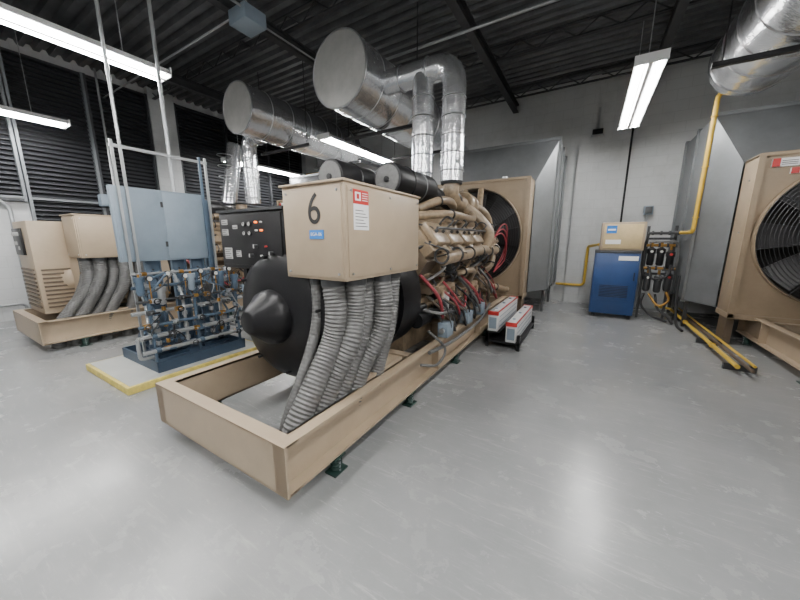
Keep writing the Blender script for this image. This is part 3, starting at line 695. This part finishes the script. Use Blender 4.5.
pipe('electrical_conduit',[(XL+.14,2.9,4.95),(XL+.14,2.9,2.6),(XL+.14,2.8,2.45)],.02,CONDU,'grey conduit in front of louvres','conduit',group=cg)
b=B(); b.box(-4.43,-4.07,2.92,3.24,4.32,4.50,GRYP,.01); b.cyl((-4.25,3.08,4.5),(-4.25,3.08,4.95),.012,CONDU); b.obj('ceiling_junction_box',label='pale grey junction box hung under ceiling',cat='junction box')
b=B(); b.box(.92,1.08,8.48,8.6,2.02,2.2,GRYP,.008); b.box(.94,1.06,8.47,8.485,2.04,2.18,DGRY,.004); b.obj('wall_switch_box',label='small grey switch box on block wall',cat='switch box')
b=B(); b.box(-.18,.02,8.45,8.52,3.72,3.86,BLK,.01); b.box(-.1,-.06,8.5,8.6,3.8,4.3,CONDU); b.box(-.2,.04,8.42,8.46,3.70,3.74,CONDU); b.obj('wall_sensor',label='small black wall sensor on grey bracket',cat='sensor')
b=B(); b.box(XL+.10,XL+.28,2.6,2.85,2.2,2.45,GRYP,.02); b.tube([(XL+.2,2.72,2.2),(XL+.2,2.8,2.0),(XL+.25,3.0,2.05),(XL+.2,3.1,2.3)],.012,HOSE,seg=6); b.obj('louver_actuator',label='grey damper actuator on louvred wall',cat='actuator')

# ---------------------------------------------------------------- blue compressor cabinet etc.
C=root('dryer_cabinet',(.47,7.4,0),'navy blue steel equipment cabinet on short legs by back wall','cabinet')
b=B(); b.box(.12,.83,7.14,7.75,.08,1.28,BLUE,.012); b.box(.15,.80,7.13,7.145,.35,1.24,BLUE,.006); b.box(.12,.83,7.13,7.76,1.25,1.30,DGRY,.006)
for x in (.17,.75):
    for y in (7.18,7.66): b.box(x,x+.05,y,y+.05,0,.08,BLK)
b.box(.5,.80,7.122,7.132,1.12,1.2,LABW)
for k in range(8): b.box(.25,.7,7.122,7.131,.42+k*.03,.43+k*.03,INK)
b.obj('body',C)
b=B(); b.box(.76,.775,7.10,7.13,.75,.9,BLK); b.obj('handle',C,label='black handle')
C2=root('control_box',(.5,7.35,1.3),'tan and yellow control box with blue label standing on blue cabinet','control box')
b=B(); b.box(.18,.86,7.2,7.6,1.303,1.82,TAN,.01); b.box(.22,.82,7.185,7.2,1.34,1.78,PTAN,.004); b.obj('body',C2)
b=B(); b.box(.26,.42,7.178,7.186,1.62,1.76,LBLU); b.box(.28,.4,7.175,7.18,1.67,1.70,LABW); b.box(.26,.5,7.178,7.186,1.42,1.5,LABW); b.obj('panel_label',C2,label='blue and white label')
F=root('gas_filter_assembly',(1.1,7.35,0),'black filters and brass regulators with hoses on steel frame','gas filter set')
b=B()
for x in (.93,1.33): b.box(x-.02,x+.02,7.48,7.52,0,1.75,DGRY)
b.box(.91,1.35,7.48,7.52,1.5,1.54,DGRY); b.box(.91,1.35,7.48,7.52,.85,.89,DGRY); b.obj('frame',F)
for x,z in ((1.0,1.2),(1.14,1.2),(1.28,1.15),(1.0,.72),(1.16,.7),(1.30,.74)):
    b=B(); b.lathe((x,7.38,z-.17),(0,0,1),[(0,0),(.0,.04),(.03,.055),(.22,.055),(.22,.068),(.30,.068),(.33,.03),(.36,0)],BLK if z>1 else DGRY,18); b.cyl((x,7.3,z+.09),(x,7.33,z+.09),.022,GLASS if x<1.2 else RED,seg=14); b.cyl((x,7.38,z+.17),(x,7.38,z+.25),.022,BRONZE,seg=10); b.obj('filter_bowl',F)
for pts,m in (([(.95,7.38,1.45),(1.2,7.36,1.47),(1.36,7.38,1.42),(1.38,7.4,1.0),(1.2,7.38,.95)],HOSE),([(.98,7.38,.5),(.95,7.3,.3),(1.1,7.25,.12),(1.35,7.2,.03)],BLKM),([(1.15,7.38,.5),(1.2,7.3,.25),(1.32,7.2,.15),(1.4,7.05,.03)],BLKM),([(1.0,7.33,1.0),(1.05,7.25,.8),(1.25,7.25,.85),(1.3,7.33,1.05)],BLKM),([(.93,7.4,1.6),(.88,7.32,1.3),(.9,7.3,.9),(1.0,7.33,.8)],BLKM),([(1.3,7.35,.55),(1.34,7.3,.4),(1.2,7.3,.3),(1.05,7.38,.5)],BRONZE)):
    b=B(); b.tube(pts,.020,m,seg=8); b.obj('hose',F)
for z,m in ((1.40,BRONZE),(.98,BRONZE),(1.62,DGRY)):
    b=B(); b.cyl((.92,7.40,z),(1.38,7.40,z),.026,m)
    for k in range(4): b.cyl((.97+k*.12,7.40,z),(1.0+k*.12,7.40,z),.04,DGRY,seg=6)
    b.obj('header_pipe',F)
yg='yellow gas pipes'
def ypipe(pts,r,lab,cl=()):
    rr=root('gas_pipe',pts[0],lab,'gas pipe',yg); b=B(); b.tube(pts,r,YEL,seg=14,mode='r',rad=.1); b.obj('pipe',rr)
    for c,ax in cl: b=B(); b.torus(c,ax,r+.003,.010,YEL,seg=18); b.obj('coupling',rr)
    return rr
ypipe([(2.0,6.72,4.95),(2.0,6.72,3.62),(1.41,6.72,3.62),(1.41,6.80,1.62),(1.40,7.2,1.62),(1.37,7.36,1.62)],.03,'slim yellow gas pipe dropping beside grey duct below silencer',[((1.41,6.73,3.3),(0,0,1)),((1.41,6.79,1.85),(0,0,1)),((1.41,6.76,2.6),(0,0,1))])
ypipe([(-.62,8.50,.44),(-.02,8.50,.44),(-.02,8.50,1.35),(.18,7.9,1.4)],.03,'yellow gas pipe along back wall rising to tan box',[((-.02,8.50,1.0),(0,0,1)),((-.4,8.50,.44),(1,0,0))])
ypipe([(1.34,8.4,.10),(1.56,8.25,.10),(1.56,4.75,.10)],.024,'slim yellow gas pipe running low along the floor',[((1.56,5.6,.10),(0,1,0)),((1.56,7.0,.10),(0,1,0))])
pipe('fuel_pipe',[(1.65,8.4,.10),(1.65,4.65,.10)],.018,TAND,'brown pipe running low beside the yellow pipe','pipe')
pipe('fuel_pipe',[(1.73,8.4,.10),(1.73,4.85,.10)],.015,YEL,'thin yellow pipe running low beside brown pipe','pipe')
for y in (4.95,6.05,7.6):
    b=B(); b.box(1.50,1.78,y-.02,y+.02,.0,.074,DGRY); b.obj('pipe_support',label='small dark steel support under floor pipes',cat='pipe support',group='floor pipe supports')
ypipe([(-9.0,8.45,3.8),(-7.1,8.45,3.8),(-6.75,8.45,3.8),(-6.75,8.45,3.4)],.05,'yellow gas pipe elbow high on the back wall')
pipe('drain_hose',[(1.36,6.9,.9),(1.36,6.85,.5),(1.40,6.8,.1),(1.45,6.6,.025)],.02,BLKM,'black hose dropping to floor','hose',mode='c')

# ---------------------------------------------------------------- battery units
rk=B()
for x in (-1.12,-.70):
    for y in (4.30,5.6): rk.box(x-.02,x+.02,y-.02,y+.02,0,.22,BLK)
rk.box(-1.14,-.68,4.28,5.62,.08,.105,BLK); rk.box(-1.14,-.96,4.28,5.62,.215,.235,BLK)
rk.box(-1.14,-1.11,4.28,5.62,.10,.22,BLK)
rk.obj('battery_rack',label='low black steel rack on the floor beside skid',cat='rack')
for x0,z0 in ((-1.12,.238),(-.87,.108)):
    q=root('battery_unit',(x0+.07,4.95,z0),'long slim white battery case with red edging on black rack','battery','white and red battery cases')
    b=B(); b.box(x0,x0+.14,4.27,5.63,z0,z0+.28,OFFW,.012)
    for z in (.05,.12,.19): b.box(x0+.138,x0+.143,4.36,5.54,z0+z,z0+z+.012,GRYP)
    b.obj('case',q)
    for ya,yb in ((4.262,4.285),(5.615,5.638)):
        b=B(); b.box(x0-.004,x0+.145,ya,yb,z0+.23,z0+.286,RED,.004); b.obj('red_trim',q,label='red plastic end trim')
    b=B(); b.box(x0+.128,x0+.145,4.285,5.615,z0+.268,z0+.286,RED,.003); b.obj('red_trim',q,label='red plastic edge strip')
    b=B(); b.box(x0+.02,x0+.12,4.262,4.271,z0+.04,z0+.2,GRYP); b.obj('end_grille',q)
    for dy in (4.5,4.95,5.4):
        b=B(); b.cyl((x0+.06,dy,z0+.278),(x0+.06,dy,z0+.295),.022,GRYP,seg=12); b.obj('cap',q)

# ---------------------------------------------------------------- world + camera
w=bpy.data.worlds.new('w'); S.world=w; w.use_nodes=True
w.node_tree.nodes['Background'].inputs[0].default_value=(.6,.65,.7,1); w.node_tree.nodes['Background'].inputs[1].default_value=.3
cam=bpy.data.cameras.new('camera'); co=bpy.data.objects.new('camera',cam); COL.objects.link(co)
cam.sensor_width=36; cam.lens=36*310/800; cam.clip_start=.05
co.location=(0,0,1.5); co.rotation_euler=(math.radians(90-11),0,math.radians(31))
S.camera=co
